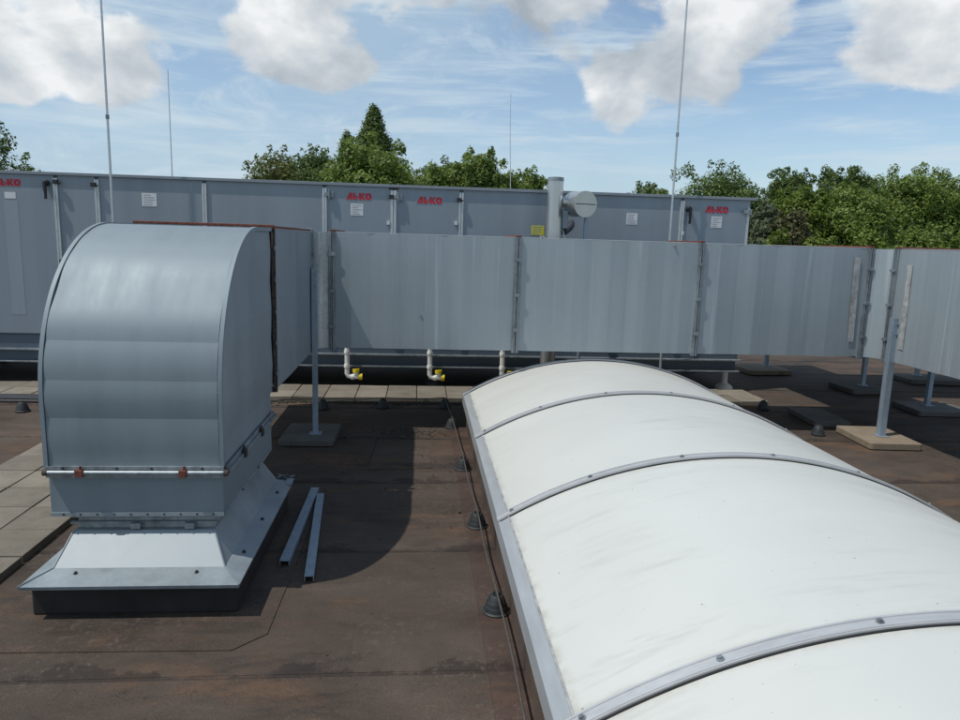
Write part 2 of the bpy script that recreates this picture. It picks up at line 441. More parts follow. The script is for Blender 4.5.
S.view_settings.view_transform = 'Standard'; S.view_settings.look = 'None'
S.view_settings.exposure = 0; S.view_settings.gamma = 1; S.view_settings.use_curve_mapping = False
S.render.engine = 'CYCLES'

# ------------------------------------------------------------------ setting
m = MB(); m.box(-1500, 1500, -1500, 1500, -5.6, -5.4)
tag(m.build('ground', M['grass']), kind='structure')
# the roof: felt sheets in overlapping lengths, one solid slab down to the ground
m = MB()
m.box(-14, 30, -8, 24, -5.4, -.012)
ys = [-8]; y = -7.35
while y < 23.5: ys.append(y); y += 1.1
ys.append(24)
for a, b in zip(ys[:-1], ys[1:]):
    # each length: near edge lies 3 mm proud of the sheet before it
    nx = 44
    vs = []
    for i in range(nx+1):
        x = -14 + i
        wob = .008*math.sin(x*2.1 + a)
        vs += [(x, a+wob, 0.0), (x, b + .02, -.0016), (x, a+wob, -.012)]
    fs = []
    for i in range(nx):
        k = 3*i
        fs += [(k, k+3, k+4, k+1), (k+2, k+5, k+3, k)]
    m.add(vs, fs)
tag(m.build('roof', M['roof']), kind='structure')

def sheet(name, pts, z, mat, thick=.004):
    m = MB(); m.prism(pts, z-thick-.004, z); return tag(m.build(name, mat), kind='structure')
sheet('roof_apron', [(-1.98,2.74),(-.74,2.72),(-.62,2.84),(-.60,4.35),(-1.98,4.35)], .004, M['roof_patch'])
sheet('roof_patch', [(-.58,5.14),(-.36,5.12),(-.33,5.98),(-.55,6.02)], .0035, M['roof_patch'])
sheet('roof_patch', [(-.35,5.02),(.12,5.06),(.10,5.52),(-.335,5.50)], .0045, M['roof'])
sheet('roof_flashing', [(.295,-6),(.47,-6),(.47,6.3),(.295,6.3)], .0055, M['roof_red'])

# walkways of small concrete pavers, laid with open joints
def paving(xs, ys, z=.045, skip=0):
    m = MB()
    for i in range(len(xs)-1):
        for j in range(len(ys)-1):
            g = .0035 + .002*random.random()
            dz = random.uniform(-.003, .003)
            x0, x1, y0, y1 = xs[i]+g, xs[i+1]-g, ys[j]+g, ys[j+1]-g
            tx, ty = random.uniform(-.002,.002), random.uniform(-.002,.002)
            vs = [(x0,y0,.001),(x1,y0,.001),(x1,y1,.001),(x0,y1,.001),
                  (x0,y0,z+dz+tx),(x1,y0,z+dz-tx),(x1,y1,z+dz+ty),(x0,y1,z+dz-ty)]
            m.add(vs, [(0,3,2,1),(4,5,6,7),(0,1,5,4),(1,2,6,5),(2,3,7,6),(3,0,4,7)])
    return m
xs = [-10.50+.318*i for i in range(46)]
xs = [x for x in xs if x < 3.95]
tag(paving(xs, [7.225, 7.54, 7.855]).build('paved_path', M['paver'], bevel=.004), kind='structure')
tag(paving([-2.885,-2.58,-2.265,-1.965], [7.215-.335*i for i in range(24)][::-1]).build('paved_walkway', M['paver'], bevel=.004), kind='structure')

# dirt and moss gathered along the near edge of the path
m = MB()
for i in range(900):
    x = random.uniform(-1.7, .5); y = 7.21 - abs(random.gauss(0, .045)); s = random.uniform(.004, .013)
    if random.random() < .3: x = random.gauss(-.2, .35); y = 7.2 - abs(random.gauss(0, .06))
    a = random.random()*PI
    m.obox((x, y, s*.4), (s*math.cos(a), s*math.sin(a), 0), (-s*.7*math.sin(a), s*.7*math.cos(a), 0), (0, s*.1, s*.6))
for i in range(380):
    x, y = random.gauss(-.10, .20), random.gauss(6.0, .075)
    s = random.uniform(.002, .0065); a = random.random()*PI
    m.obox((x, y, s*.4), (s*1.6*math.cos(a), s*1.6*math.sin(a), 0), (-s*.7*math.sin(a), s*.7*math.cos(a), 0), (0, s*.1, s*.5))
for i in range(45):
    x, y = random.uniform(-.75, .3), random.uniform(2.2, 6.9)
    s = random.uniform(.0015, .004); a = random.random()*PI
    m.obox((x, y, s*.4), (s*1.6*math.cos(a), s*1.6*math.sin(a), 0), (-s*.7*math.sin(a), s*.7*math.cos(a), 0), (0, s*.1, s*.5))
for i in range(34):
    x, y = random.choice([(random.gauss(-.58,.1), random.gauss(4.75,.35)), (random.uniform(-.7,.3), random.uniform(4.4,6.9)), (random.gauss(.2,.12), random.uniform(3.5,6.8)), (random.gauss(-.6,.15), random.gauss(4.9,.3))])
    s_ = random.uniform(.006,.015); a = random.random()*PI
    m.obox((x, y, .012), (s_*math.cos(a), s_*math.sin(a), random.uniform(-.004,.004)), (-s_*.4*math.sin(a), s_*.4*math.cos(a), random.uniform(-.003,.005)), (0,0,.0008))
tag(m.build('roof_debris', M['soil']), kind='stuff', label='dark grit, moss and leaf crumbs lying on the roof felt')

# flat dark strip along the path, left part
m = MB(); m.box(-9, -1.75, 7.02, 7.20, .004, .05)
tag(m.build('edge_strip', M['underside'], bevel=.004), 'flat dark grey strip lying along the near edge of the paved path', 'edging')

# ------------------------------------------------------------------ duct parts
Z0, Z1 = .735, 1.71
def duct_shell(axis, s0, s1, a0, a1, band=.165, amp=.0130, caps=(False, False)):
    """rectangular sheet duct along X or Y with shallow stiffening folds all round"""
    n = max(2, round((s1-s0)/band))
    m = MB(); vs = []; fs = []
    for i in range(n+1):
        s = s0 + (s1-s0)*i/n
        o = 0 if i in (0, n) else (amp*.62 if i % 2 else 0) + random.uniform(0, .4)*amp
        ring = [(a0-o, Z0), (a1+o, Z0), (a1+o, Z1), (a0-o, Z1)]
        for (a, z) in ring: vs.append((s, a, z) if axis == 'X' else (a, s, z))
    for i in range(n):
        for k in range(4):
            fs.append((i*4+k, i*4+(k+1)%4, (i+1)*4+(k+1)%4, (i+1)*4+k))
    if caps[0]: fs.append((0,1,2,3))
    if caps[1]: fs.append(tuple(n*4+k for k in range(4)))
    return m.add(vs, fs)

def flange(axis, s, a0, a1, parent, rusty=False, top_rust=True, mat=None, clips=3, faces=(0,), e=.018, hw=.029):
    """pair of angle frames bolted together round a duct joint, with clips"""
    mt = mat or (M['rust'] if rusty else M['rail'])
    m = MB()
    for d0, d1 in ((-hw, -.004), (.004, hw)):
        for (p0, p1, q0, q1) in ((a0-e, a0+.004, Z0-e, Z1+.006), (a1-.004, a1+e, Z0-e, Z1+.006), (a0+.005, a1-.005, Z0-e, Z0+.004)):
            if axis == 'X': m.box(s+d0, s+d1, p0, p1, q0, q1)
            else: m.box(p0, p1, s+d0, s+d1, q0, q1)
        # thin web standing further out
        for (p0, p1) in ((a0-e-.010, a0-e-.001), (a1+e+.001, a1+e+.010)):
            dd0, dd1 = (d0+hw*.6, d1) if d0 < 0 else (d0, d1-hw*.6)
            if axis == 'X': m.box(s+dd0, s+dd1, p0, p1, Z0-e, Z1+.006)
            else: m.box(p0, p1, s+dd0, s+dd1, Z0-e, Z1+.006)
    f = m.build('flange', mt, parent, bevel=.002)
    t = MB()
    if axis == 'X': t.box(s-.020, s+.020, a0-e-.006, a1+e, Z1+.008, Z1+.024)
    else: t.box(a0-e-.006, a1+e+.006, s-.016, s+.016, Z1+.008, Z1+.024)
    t.build('top_rail', M['red_rust'] if top_rust else M['rail'], parent, bevel=.003, label='rusty red rail across the top of the joint' if top_rust else None)
    for z in [Z0 + (Z1-Z0)*(q+.6)/(clips+.2) for q in range(clips)]:
        for k in faces:
            a = a0-e-.012 if k == 0 else a1+e+.012
            c = MB()
            if axis == 'X':
                c.box(s-.024, s+.024, a-.006, a+.006, z-.014, z+.014); c.tube([(s-.034, a, z), (s+.036, a, z)], .005, 8)
            else:
                c.box(a-.006, a+.006, s-.024, s+.024, z-.014, z+.014); c.tube([(a, s-.034, z), (a, s+.036, z)], .005, 8)
            c.build('clip', M['rail'], f, bevel=.002)
    return f

# straight main run, front at Y 6.10
MY0, MY1 = 6.10, 6.92
mx = [-.73, .844, 2.464, 4.03]
duct = thing('air_duct', (1.65, 6.5, Z0), 'long straight galvanised air duct crossing behind the white skylight', 'air duct', 'rectangular galvanised ducts')
for a, b in zip(mx[:-1], mx[1:]):
    duct_shell('X', a, b, MY0, MY1).build('duct_section', M['duct'], duct)
for i, x in enumerate(mx):
    flange('X', x, MY0, MY1, duct, top_rust=True, mat=M['rail'])
# folded top edge, a light line above the front
m = MB(); 
for a, b in zip(mx[:-1], mx[1:]): m.box(a+.03, b-.03, MY0-.004, MY0+.02, Z1+.0025, Z1+.008)
m.build('top_fold', M['aluwhite'], duct)
# left corner with rounded inside
pts = [(-.73,6.10)]
for k in range(9):
    t = k/8*PI/2
    pts.append((-.73-.14*math.sin(t), 5.96+.14*math.cos(t)))
inner = pts[1:]
pts = [(-.73, 6.92)] + [(-.73,6.0999)] + inner + [(-.87,5.87),(-1.64,5.87),(-1.64,6.92)]
MB().prism(pts, Z0-.001, Z1+.0012).build('corner_section', M['corner'], duct, smooth=40)
# right junction with chamfer, bands
pts = [(4.03,6.92),(4.03,6.1001),(4.085,6.065),(4.135,6.01),(4.17,5.96),(4.97,5.96),(4.97,6.92)]
MB().prism(pts, Z0-.001, Z1+.0012).build('junction_section', M['duct'], duct)
# strips of old sealant near the right end
m = MB(); m.obox((3.915, 6.088, 1.25), (.028,0,0), (0,.0015,0), (-.010,0,.38)); m.build('sealant_strip', M['tape'], duct, label='pale strip of old sealant')
each('rivet', M['rail'], duct, [MB().tube([(0.02,6.105,1.02),(0.02,6.085,1.02)], .012, 10), MB().tube([(2.22,6.105,1.68),(2.22,6.08,1.68)], .011, 10)])

# branch between elbow and corner
BX0, BX1 = -1.64, -.87
br = thing('air_duct', (-1.25, 5.1, Z0), 'short galvanised duct running back from the curved hood to the corner', 'air duct', 'rectangular galvanised ducts')
duct_shell('Y', 4.36, 5.85, BX0, BX1, band=.5, amp=.003).build('duct_section', M['elbow_side'], br)
flange('Y', 4.335, BX0, BX1, br, rusty=True, clips=5, faces=(1,), e=.008, hw=.011)
flange('Y', 5.86, BX0, BX1, br, clips=3, faces=(1,), top_rust=False, e=.012, hw=.018)
m = MB(); m.box(BX1-.012, BX1+.008, 4.40, 5.80, Z1+.004, Z1+.018); m.build('edge_fold', M['red_rust'], br, label='rusty folded top edge')

# right hand run going past the junction towards the viewer and away
RX0, RX1 = 4.17, 4.97
rd = thing('air_duct', (4.57, 3.0, Z0), 'galvanised duct on the far right coming forward from the junction', 'air duct', 'rectangular galvanised ducts')
for a, b in ((5.93, 4.43), (4.43, 2.93), (2.93, 1.43), (1.43, -.1)):
    duct_shell('Y', b, a, RX0, RX1, band=.2, caps=(b < 0, False)).build('duct_section', M['duct'], rd)
for y in (5.935, 4.43, 2.93, 1.43): flange('Y', y, RX0, RX1, rd, clips=3, faces=(0,))
m = MB(); m.box(RX0-.004, RX0+.02, -.05, 5.88, Z1+.0025, Z1+.009); m.build('top_fold', M['aluwhite'], rd)
m = MB(); m.obox((RX0-.016, 5.73, 1.22), (.003,0,0), (0,.03,0), (0,.004,.36)); m.build('sealant_strip', M['tape'], rd, label='pale strip of old sealant')
rb = thing('air_duct', (4.57, 8.2, Z0), 'galvanised duct continuing behind the junction beside the grey unit', 'air duct', 'rectangular galvanised ducts')
duct_shell('Y', 6.93, 9.6, RX0, RX1, band=.2, caps=(False, True)).build('duct_section', M['duct'], rb)
for y in (8.2,): flange('Y', y, RX0, RX1, rb, clips=3, faces=(0, 1))

# ------------------------------------------------------------------ curved hood (elbow)
EX0, EX1 = -1.64, -.87
ZB = .614
prof = [(3.17, ZB + (.933-ZB)*i/4) for i in range(5)]
for k in range(1, 181):
    t = k/180*PI/2
    prof.append((3.95 - .78*math.cos(t), .933 + .776*math.sin(t)))
prof += [(4.12, 1.709), (4.305, 1.709)]
# arc length positions for the folds
seg = [0]
for a, b in zip(prof[:-1], prof[1:]): seg.append(seg[-1] + math.dist(a, b))
def prof_at(s):
    for i in range(len(prof)-1):
        if s <= seg[i+1] + 1e-9:
            t = (s-seg[i])/(seg[i+1]-seg[i]); a, b = prof[i], prof[i+1]
            y, z = a[0]+(b[0]-a[0])*t, a[1]+(b[1]-a[1])*t
            dy, dz = b[0]-a[0], b[1]-a[1]; l = math.hypot(dy, dz)
            return y, z, -dz/l, dy/l        # point and outward normal
    return prof[-1][0], prof[-1][1], 0, 1
el = thing('duct_hood', (-1.25, 3.7, .39), 'large curved galvanised duct hood turning down into its roof kerb', 'air duct')
def sweep(x0, x1, base, thick=.004, bands=True):
    """sheet following the curve; each band between folds is slightly bulged"""
    m = MB(); tot = seg[-1]
    cuts = [0, .07, .24, .41, .585, .757, .93, 1.10, 1.27, 1.44, 1.62, 1.80, tot]
    amps = [0, .0036, .0050, .0042, .0054, -.0040, .0018, .0012, .0010, .0006, .0004, .0003]
    rows = []
    for k in range(len(cuts)-1):
        per = 2 if k == 0 else 8
        for j in range(per + (k == len(cuts)-2)):
            t = j/per; s = cuts[k] + (cuts[k+1]-cuts[k])*t
            y, z, ny, nz = prof_at(s)
            o = base + (amps[k]*math.sin(PI*t) if bands else 0)
            rows.append(((y+ny*o, z+nz*o), (y+ny*(o-thick), z+nz*(o-thick)), j == 0 and k in (4, 5)))
    vs = []; fs = []
    for (p, q, c) in rows: vs += [(x0,*p),(x1,*p),(x0,*q),(x1,*q)]
    n = len(rows)-1
    for j in range(n):
        i = 4*j
        fs += [(i,i+1,i+5,i+4), (i+2,i+6,i+7,i+3), (i,i+4,i+6,i+2), (i+1,i+3,i+7,i+5)]
    fs += [(0,2,3,1), (4*n,4*n+1,4*n+3,4*n+2)]
    return m.add(vs, fs)
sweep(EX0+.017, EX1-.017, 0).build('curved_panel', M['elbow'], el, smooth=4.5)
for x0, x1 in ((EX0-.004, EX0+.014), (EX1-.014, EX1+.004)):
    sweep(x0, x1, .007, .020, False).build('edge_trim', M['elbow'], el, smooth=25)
# side cheeks with horizontal folds
def cheek(x, sgn):
    m = MB(); zs = [ZB, .7349, .90, 1.07, 1.24, 1.41, 1.58, 1.700]
    def yf(z):
        if z <= .933: return 3.17
        return 3.95 - .78*math.sqrt(max(0, 1 - ((z-.933)/.776)**2))
    for i in range(len(zs)-1):
        za, zb = zs[i], zs[i+1]; n = 8
        vs = []
        for j in range(n+1):
            z = za + (zb-za)*j/n
            t = j/n if i % 2 else 1-j/n
            o = sgn*.006*t
            yb = 4.245 if zb <= .7351 else 4.305
            vs += [(x+o, yf(z)+.004, z), (x+o, yb, z)]
        m.add(vs, [(2*j, 2*j+1, 2*j+3, 2*j+2) for j in range(n)])
    return m
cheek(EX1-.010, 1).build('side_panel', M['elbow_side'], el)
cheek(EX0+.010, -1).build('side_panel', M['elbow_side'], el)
m = MB(); m.box(EX0+.005, EX1-.012, 4.235, 4.243, .39, .735); m.build('back_panel', M['elbow_side'], el)
# joint band round the bottom of the hood
m = MB(); m.tube([(EX0+.014,3.155,.609),(EX1+.010,3.155,.609)], .0105, 12)
m.box(EX0+.004, EX1+.004, 3.158, 3.178, .6215, .636); m.box(EX0+.004, EX1+.004, 3.160, 3.178, .584, .596)
fr = m.build('front_rail', M['rail'], el, smooth=40)
each('rail_end', M['rust'], fr, [MB().tube([(x-.010,3.155,.609),(x+.010,3.155,.609)], .015, 8) for x in (EX0+.004, EX1+.014)], bevel=.003)
m = MB(); m.box(EX1+.004, EX1+.026, 3.19, 4.24, .598, .614); m.box(EX1+.004, EX1+.014, 3.19, 4.24, .618, .632); m.build('side_rail', M['rail'], el)
m = MB(); m.box(EX0-.026, EX0-.004, 3.19, 4.24, .598, .614); m.build('side_rail', M['rail'], el)
for x in (-1.488, -1.042):
    m = MB(); m.box(x-.017, x+.017, 3.136, 3.164, .592, .624); m.tube([(x+.004,3.150,.620),(x+.004,3.150,.642)], .006, 8)
    m.build('clamp', M['red_rust'], el, bevel=.004, label='rusty red clamp')
for y in (3.46, 3.84):
    m = MB(); m.box(EX1+.010, EX1+.036, y-.018, y+.018, .590, .630); m.tube([(EX1+.022,y,.620),(EX1+.022,y,.648)], .007, 8)
    m.build('clamp', M['dark'], el, bevel=.004)
# collar below the joint
m = MB()
m.prism([(EX0+.004,3.182),(EX1-.008,3.182),(EX1-.004,4.23),(EX0+.004,4.23)], .398, .588)
m.build('collar', M['elbow'], el, bevel=.003)
m = MB(); m.box(EX0+.003, EX1-.007, 3.176, 3.1815, .396, .414); m.box(EX1-.0075, EX1-.0005, 3.19, 4.22, .396, .414); m.build('collar_lip', M['skirt'], el)
each('screw', M['dark'], el, [MB().tube([(EX0+.06+i*.073,3.182,.406),(EX0+.06+i*.073,3.172,.406)], .004, 8) for i in range(10)]
     + [MB().tube([(x,3.162,.629),(x,3.152,.629)], .005, 8) for x in (-1.56,-1.33,-1.18,-.96)]
     + [MB().tube([(EX1-.004,y,.406),(EX1+.005,y,.406)], .006, 8) for y in (3.5, 3.85)])

# kerb with sheet metal skirt
kb = thing('roof_kerb', (-1.22, 3.6, 0), 'black felted roof kerb with a sloping bright metal skirt under the hood', 'roof kerb')
m = MB(); m.prism([(-1.663,3.02),(-.785,3.02),(-.785,4.24),(-1.663,4.24)], 0, .160)
m.build('upstand', M['curb'], kb, bevel=.012)
def ring(x0, x1, y0, y1, z): return [(x0,y0,z),(x1,y0,z),(x1,y1,z),(x0,y1,z)]
rings = [ring(-1.676,-.764,2.958,4.295,.152), ring(-1.679,-.761,2.955,4.30,.168), ring(-1.590,-.852,3.075,4.255,.196), ring(-1.553,-.930,3.205,4.225,.318), ring(-1.545,-.938,3.235,4.21,.318)]
m = MB(); vs = [p for r in rings for p in r]
fs = [(i*4+k, i*4+(k+1)%4, (i+1)*4+(k+1)%4, (i+1)*4+k) for i in range(len(rings)-1) for k in range(4)]
fs.append((0,3,2,1)); m.add(vs, fs); m.build('skirt', M['skirt'], kb)
m = MB(); m.box(-1.548,-.936,3.24,4.2,.300,.396); m.build('neck', M['corner'], kb)
each('neck_rail', M['rail'], kb, [MB().box(-1.575,-.92,3.222,3.238,.340,.352), MB().box(-1.575,-.92,3.222,3.238,.372,.380)])
each('bracket', M['rail'], kb, [MB().box(x-.022,x+.022,3.195,3.220,.325,.352) for x in (-1.28,-1.04)], bevel=.003)
for x, y, z in ((-1.48,3.04,.190),(-.965,3.04,.190),(-.81,3.25,.188),(-.81,3.65,.188),(-.81,4.05,.188)):
    MB().lathe((x,y,z-.004), [(.010,0),(.010,.003),(.006,.004),(.006,.010),(.002,.012)], 10).build('screw', M['dark'], kb, smooth=40)
# lapped seam welts along the corners of the skirt
for q in ((-1.553,3.205,.318,-1.590,3.075,.196),(-1.590,3.075,.196,-1.679,2.955,.168),(-.930,3.205,.318,-.852,3.075,.196),(-.852,3.075,.196,-.761,2.955,.168)):
    MB().tube([(q[0],q[1],q[2]+.002),(q[3],q[4],q[5]+.002)], .0035, 6).build('seam', M['skirt'], kb, smooth=60)
# crumpled flashing end at the back corner
m = MB()
for i in range(9):
    c = Vector((-.80+random.uniform(-.06,.05), 4.28+random.uniform(-.03,.05), .185+random.uniform(-.005,.02)))
    a = random.random()*PI; s = random.uniform(.02,.045)
    m.obox(c, (s*math.cos(a), s*math.sin(a), random.uniform(-.01,.01)), (-s*.5*math.sin(a), s*.5*math.cos(a), random.uniform(-.01,.012)), (0,0,.0015))
m.build('crumpled_flashing', M['skirt'], kb)

# two loose metal profiles on the felt
def channel(name, p, q, wd, h, label):
    p, q = Vector(p), Vector(q); d = (q-p); l = d.length/2; d.normalize(); s = Vector((-d.y, d.x, 0))
    c = (p+q)/2
    m = MB()
    m.obox(c + Vector((0,0,h)), d*l, s*wd/2, (0,0,.0015))
    m.obox(c + s*(wd/2-.002) + Vector((0,0,h/2)), d*l, s*.0015, (0,0,h/2-.002)); m.obox(c - s*(wd/2-.002) + Vector((0,0,h/2)), d*l, s*.0015, (0,0,h/2-.002))
    return tag(m.build(name, M['post']), label, 'metal profile', 'loose metal profiles by the kerb')
channel('metal_profile', (-.665,4.56,.004), (-.665,3.47,.004), .050, .028, 'loose galvanised channel lying closest along the kerb skirt')
channel('metal_profile', (-.615,4.45,.004), (-.515,3.30,.004), .046, .028, 'loose galvanised channel lying on the felt farther from the kerb skirt')

# ------------------------------------------------------------------ supports
def slab(cx, cy, wx, wy, rot, th, mat, label):
    m = MB()
    r = .03; c, s = math.cos(rot), math.sin(rot)
    pts = []
    for (sx_, sy_, a0) in ((1,1,0),(-1,1,PI/2),(-1,-1,PI),(1,-1,1.5*PI)):
        for k in range(4):
            a = a0 + k/3*PI/2
            x = sx_*(wx/2-r) + r*math.cos(a); y = sy_*(wy/2-r) + r*math.sin(a)
            pts.append((cx + c*x - s*y, cy + s*x + c*y))
    m.prism(pts, .0052, th)
    return tag(m.build('concrete_slab', mat, bevel=.005), label, 'concrete slab', 'concrete slabs under the duct posts')
def post(x, y, z0, z1, label, w_=.045, rot=0):
    t = thing('support_post', (x, y, z0), label, 'support post', 'posts carrying the ducts')
    m = MB()
    m.box(x-w_/2, x+w_/2, y-.003, y+.003, z0+.006, z1); m.box(x-w_/2, x-w_/2+.006, y+.0035, y+w_, z0+.006, z1)
    m.build('upright', M['post'], t)
    m = MB(); m.box(x-.05, x+.05, y-.03, y+.06, z0, z0+.005); m.build('foot_plate', M['post'], t)
    each('bolt', M['rail'], t, [MB().tube([(x+.008, y-.002, z1-dz), (x+.008, y-.014, z1-dz)], .010, 6) for dz in (.05, .14)])
    return t
slab(-.885, 5.87, .44, .55, R(-1), .052, M['slab_grey'], 'grey concrete slab under the post beside the curved hood')
post(-.838, 5.80, .053, 1.42, 'slim galvanised post standing on the grey slab beside the curved hood')
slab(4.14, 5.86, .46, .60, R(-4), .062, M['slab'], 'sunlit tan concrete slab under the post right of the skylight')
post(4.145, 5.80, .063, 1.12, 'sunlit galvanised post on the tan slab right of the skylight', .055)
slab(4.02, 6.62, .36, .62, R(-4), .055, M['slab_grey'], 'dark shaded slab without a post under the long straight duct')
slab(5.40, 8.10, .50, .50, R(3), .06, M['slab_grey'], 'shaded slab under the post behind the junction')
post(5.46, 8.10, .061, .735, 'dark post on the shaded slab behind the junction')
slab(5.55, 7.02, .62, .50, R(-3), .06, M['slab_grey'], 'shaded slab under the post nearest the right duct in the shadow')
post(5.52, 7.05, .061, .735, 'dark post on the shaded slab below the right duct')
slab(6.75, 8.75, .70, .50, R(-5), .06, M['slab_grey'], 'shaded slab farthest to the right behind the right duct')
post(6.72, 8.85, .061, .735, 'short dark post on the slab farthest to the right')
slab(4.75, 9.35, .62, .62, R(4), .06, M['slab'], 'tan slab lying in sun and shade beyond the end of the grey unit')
post(4.90, 9.45, .061, .735, 'thin post on the tan slab beyond the grey unit')
# cross beams joining the posts that stand clear of the ducts to the run above
t = thing('air_duct', (6.1, 8.0, Z0), 'shaded galvanised duct hidden behind the right hand run', 'air duct', 'rectangular galvanised ducts')
duct_shell('X', 5.02, 11.0, 7.6, 8.9, band=.2, caps=(True, True)).build('duct_section', M['duct'], t)
for x in (6.5, 8.2): flange('X', x, 7.6, 8.9, t, clips=3, faces=(0,))

# ------------------------------------------------------------------ barrel skylight
SX, SZ = .417, .320; XC = 1.592; RS = 2.258
hw = XC - SX
ZC = SZ - math.sqrt(RS*RS - hw*hw)
A0 = math.asin(hw/RS)
barY = [6.15, 4.77, 3.30, 1.755, .22, -1.30]
sk = thing('barrel_skylight', (XC, 3.4, 0), 'white opal barrel vault skylight with aluminium bars on a felted kerb', 'skylight')
def arch(r, a): return XC + r*math.sin(a), ZC + r*math.cos(a)
def arch_sweep(y0, y1, ra, rb, amax, n=56, sag=0):
    m = MB(); ny = 6 if sag else 1; 
    idx = {}
    vs = []; fs = []
    for j in range(ny+1):
        y = y0 + (y1-y0)*j/ny
        sg = sag*math.sin(PI*j/ny)
        for i in range(n+1):
            a = -amax + 2*amax*i/n
            x, z = arch(ra, a); vs.append((x, y, z))
            x, z = arch(rb + sg*(math.cos(a/amax*PI/2))**.5 if abs(a) < amax else rb, a); vs.append((x, y, z))
    W = 2*(n+1)
    for j in range(ny):
        for i in range(n):
            p = j*W + 2*i
            fs += [(p, p+2, p+2+W, p+W), (p+1, p+1+W, p+3+W, p+3)]
        for i in (0, n):
            p = j*W+2*i; fs.append((p, p+1, p+1+W, p+W))
    for j in (0, ny):
        for i in range(n):
            p = j*W+2*i; fs.append((p, p+2, p+3, p+1))
    return m.add(vs, fs)
for k, (a, b) in enumerate(zip(barY[:-1], barY[1:])):
    arch_sweep(b, a, RS-.016, RS, A0-.002, sag=.006).build('glazing_panel', M['opal'], sk, smooth=40)
for y in barY:
    y0, y1 = (y-.028, y+.028)
    m = arch_sweep(y0, y1, RS+.004, RS+.013, A0+.004)
    for yy in (y0+.004, y1-.012): # raised lips along both edges
        mm = arch_sweep(yy, yy+.008, RS+.0128, RS+.0165, A0+.004); m.add(mm.v, mm.f)
    bar = m.build('glazing_bar', M['alu'], sk, smooth=40)
    arch_sweep(y0-.005, y0-.0005, RS-.004, RS+.006, A0).build('gasket', M['gasket'], bar, smooth=40)
    arch_sweep(y1+.0005, y1+.005, RS-.004, RS+.006, A0).build('gasket', M['gasket'], bar, smooth=40)
    for q in (-.94,-.60,-.22,.16,.54,.90):
        an = A0*q
        n_ = Vector((math.sin(an), 0, math.cos(an))); x, z = arch(RS+.0132, an)
        p = Vector((x, y, z)); MB().tube([p, p+n_*.003, p+n_*.0031, p+n_*.010], [.012,.012,.007,.007], 10).build('screw', M['rail'], bar)
# side rails, upstands, far gable
for sgn in (-1, 1):
    xe = XC + sgn*hw
    m = MB()
    a, b = sorted((xe - sgn*.034, xe + sgn*.022))
    # sloping top flange following the arch and a vertical leg
    p0 = arch(RS+.0035, sgn*(A0-.020)); p1 = arch(RS+.0035, sgn*(A0+.004)); p2 = (p1[0]+sgn*.006, p1[1]-.004)
    q = [(p0[0],p0[1]),(p1[0],p1[1]),(p1[0]+sgn*.004,p1[1]-.075),(p1[0]+sgn*.001,p1[1]-.075),(p1[0]-sgn*.003,p1[1]-.006),(p0[0],p0[1]-.004)]
    n = len(q); y0, y1 = -1.32, 6.19
    vs = [(x,y0,z) for x,z in q] + [(x,y1,z) for x,z in q]
    m.add(vs, [tuple(range(n)), tuple(range(n,2*n))] + [(i,(i+1)%n,n+(i+1)%n,n+i) for i in range(n)])
    m.build('side_rail', M['alu_side'], sk)
    x0, x1 = sorted((xe - sgn*.035, xe + sgn*.012 ))
    MB().box(xe+.024 if sgn < 0 else xe-.06, xe+.06 if sgn < 0 else xe-.024, -1.27, 6.16, 0, SZ-.012).build('upstand', M['upstand'], sk, bevel=.004)
    m = MB(); m.box(min(p0[0], p0[0]-sgn*.008), max(p0[0], p0[0]-sgn*.008), -1.25, 6.13, p0[1]-.008, p0[1]+.0045)
    m.build('edge_seal', M['tape'], sk)
vs = []; n = 40
for i in range(n+1):
    a = -A0 + 2*A0*i/n; x, z = arch(RS-.02, a); vs += [(x, 6.135, z), (x, 6.135, SZ-.03), (x, 6.15, z), (x, 6.15, SZ-.03)]
fs = []
for i in range(n):
    p = 4*i; fs += [(p,p+4,p+5,p+1),(p+2,p+3,p+7,p+6),(p,p+2,p+6,p+4),(p+1,p+5,p+7,p+3)]
MB().add(vs, fs).build('end_panel', M['opal'], sk)
MB().box(SX+.061, XC+hw-.061, 6.13, 6.155, .0, SZ-.032).build('upstand', M['upstand'], sk)

# ------------------------------------------------------------------ lightning protection
def holder_at(x, y, label, proto=[None]):
    if proto[0] is None:
        t = thing('conductor_holder', (0,0,0), label, 'conductor holder', 'black cone holders for the lightning conductor')
        m = MB(); m.lathe((0,0,.0062), [(.062,0),(.065,.006),(.057,.011),(.052,.030),(.0505,.031),(.044,.052),(.0425,.053),(.034,.076),(.028,.083),(.012,.085)], 20)
        m.build('base', M['holder'], t, smooth=35)
        m = MB(); m.box(-.010,.010,-.016,.016,.084,.098); m.box(-.016,-.010,-.012,.012,.084,.104); m.box(.010,.016,-.012,.012,.084,.104)
        m.build('clip', M['holder'], t, bevel=.002)
        proto[0] = t
        o = t
    else:
        o = copy_tree(proto[0])
    o.location = (x, y, 0); o['label'] = label
    return o
HL = [(.375,2.99,'black cone holder nearest the viewer beside the skylight edge'),
      (.365,3.97,'black cone holder second from the viewer along the skylight edge'),
      (.345,5.03,'black cone holder by the skylight at the second aluminium bar from the far end'),
      (.315,6.21,'dark cone holder by the far left corner of the skylight'),
      (.28,6.98,'cone holder where the two conductor wires meet at the paved path'),
      (-.34,6.95,'cone holder before the paved path midway between post and skylight'),
      (-.92,6.88,'cone holder behind the grey slab with the slim post'),
      (-3.62,6.68,'cone holder in front of the paved path at the far left'),
      (3.66,7.05,'blocky cone holder behind the skylight near the end of the paved path'),
      (3.70,6.06,'cone holder left of the sunlit tan slab')]
for x, y, l in HL: holder_at(x, y, l)
holder_at(.375, 2.0, 'black cone holder beside the skylight closest to the bottom edge')
m = MB()
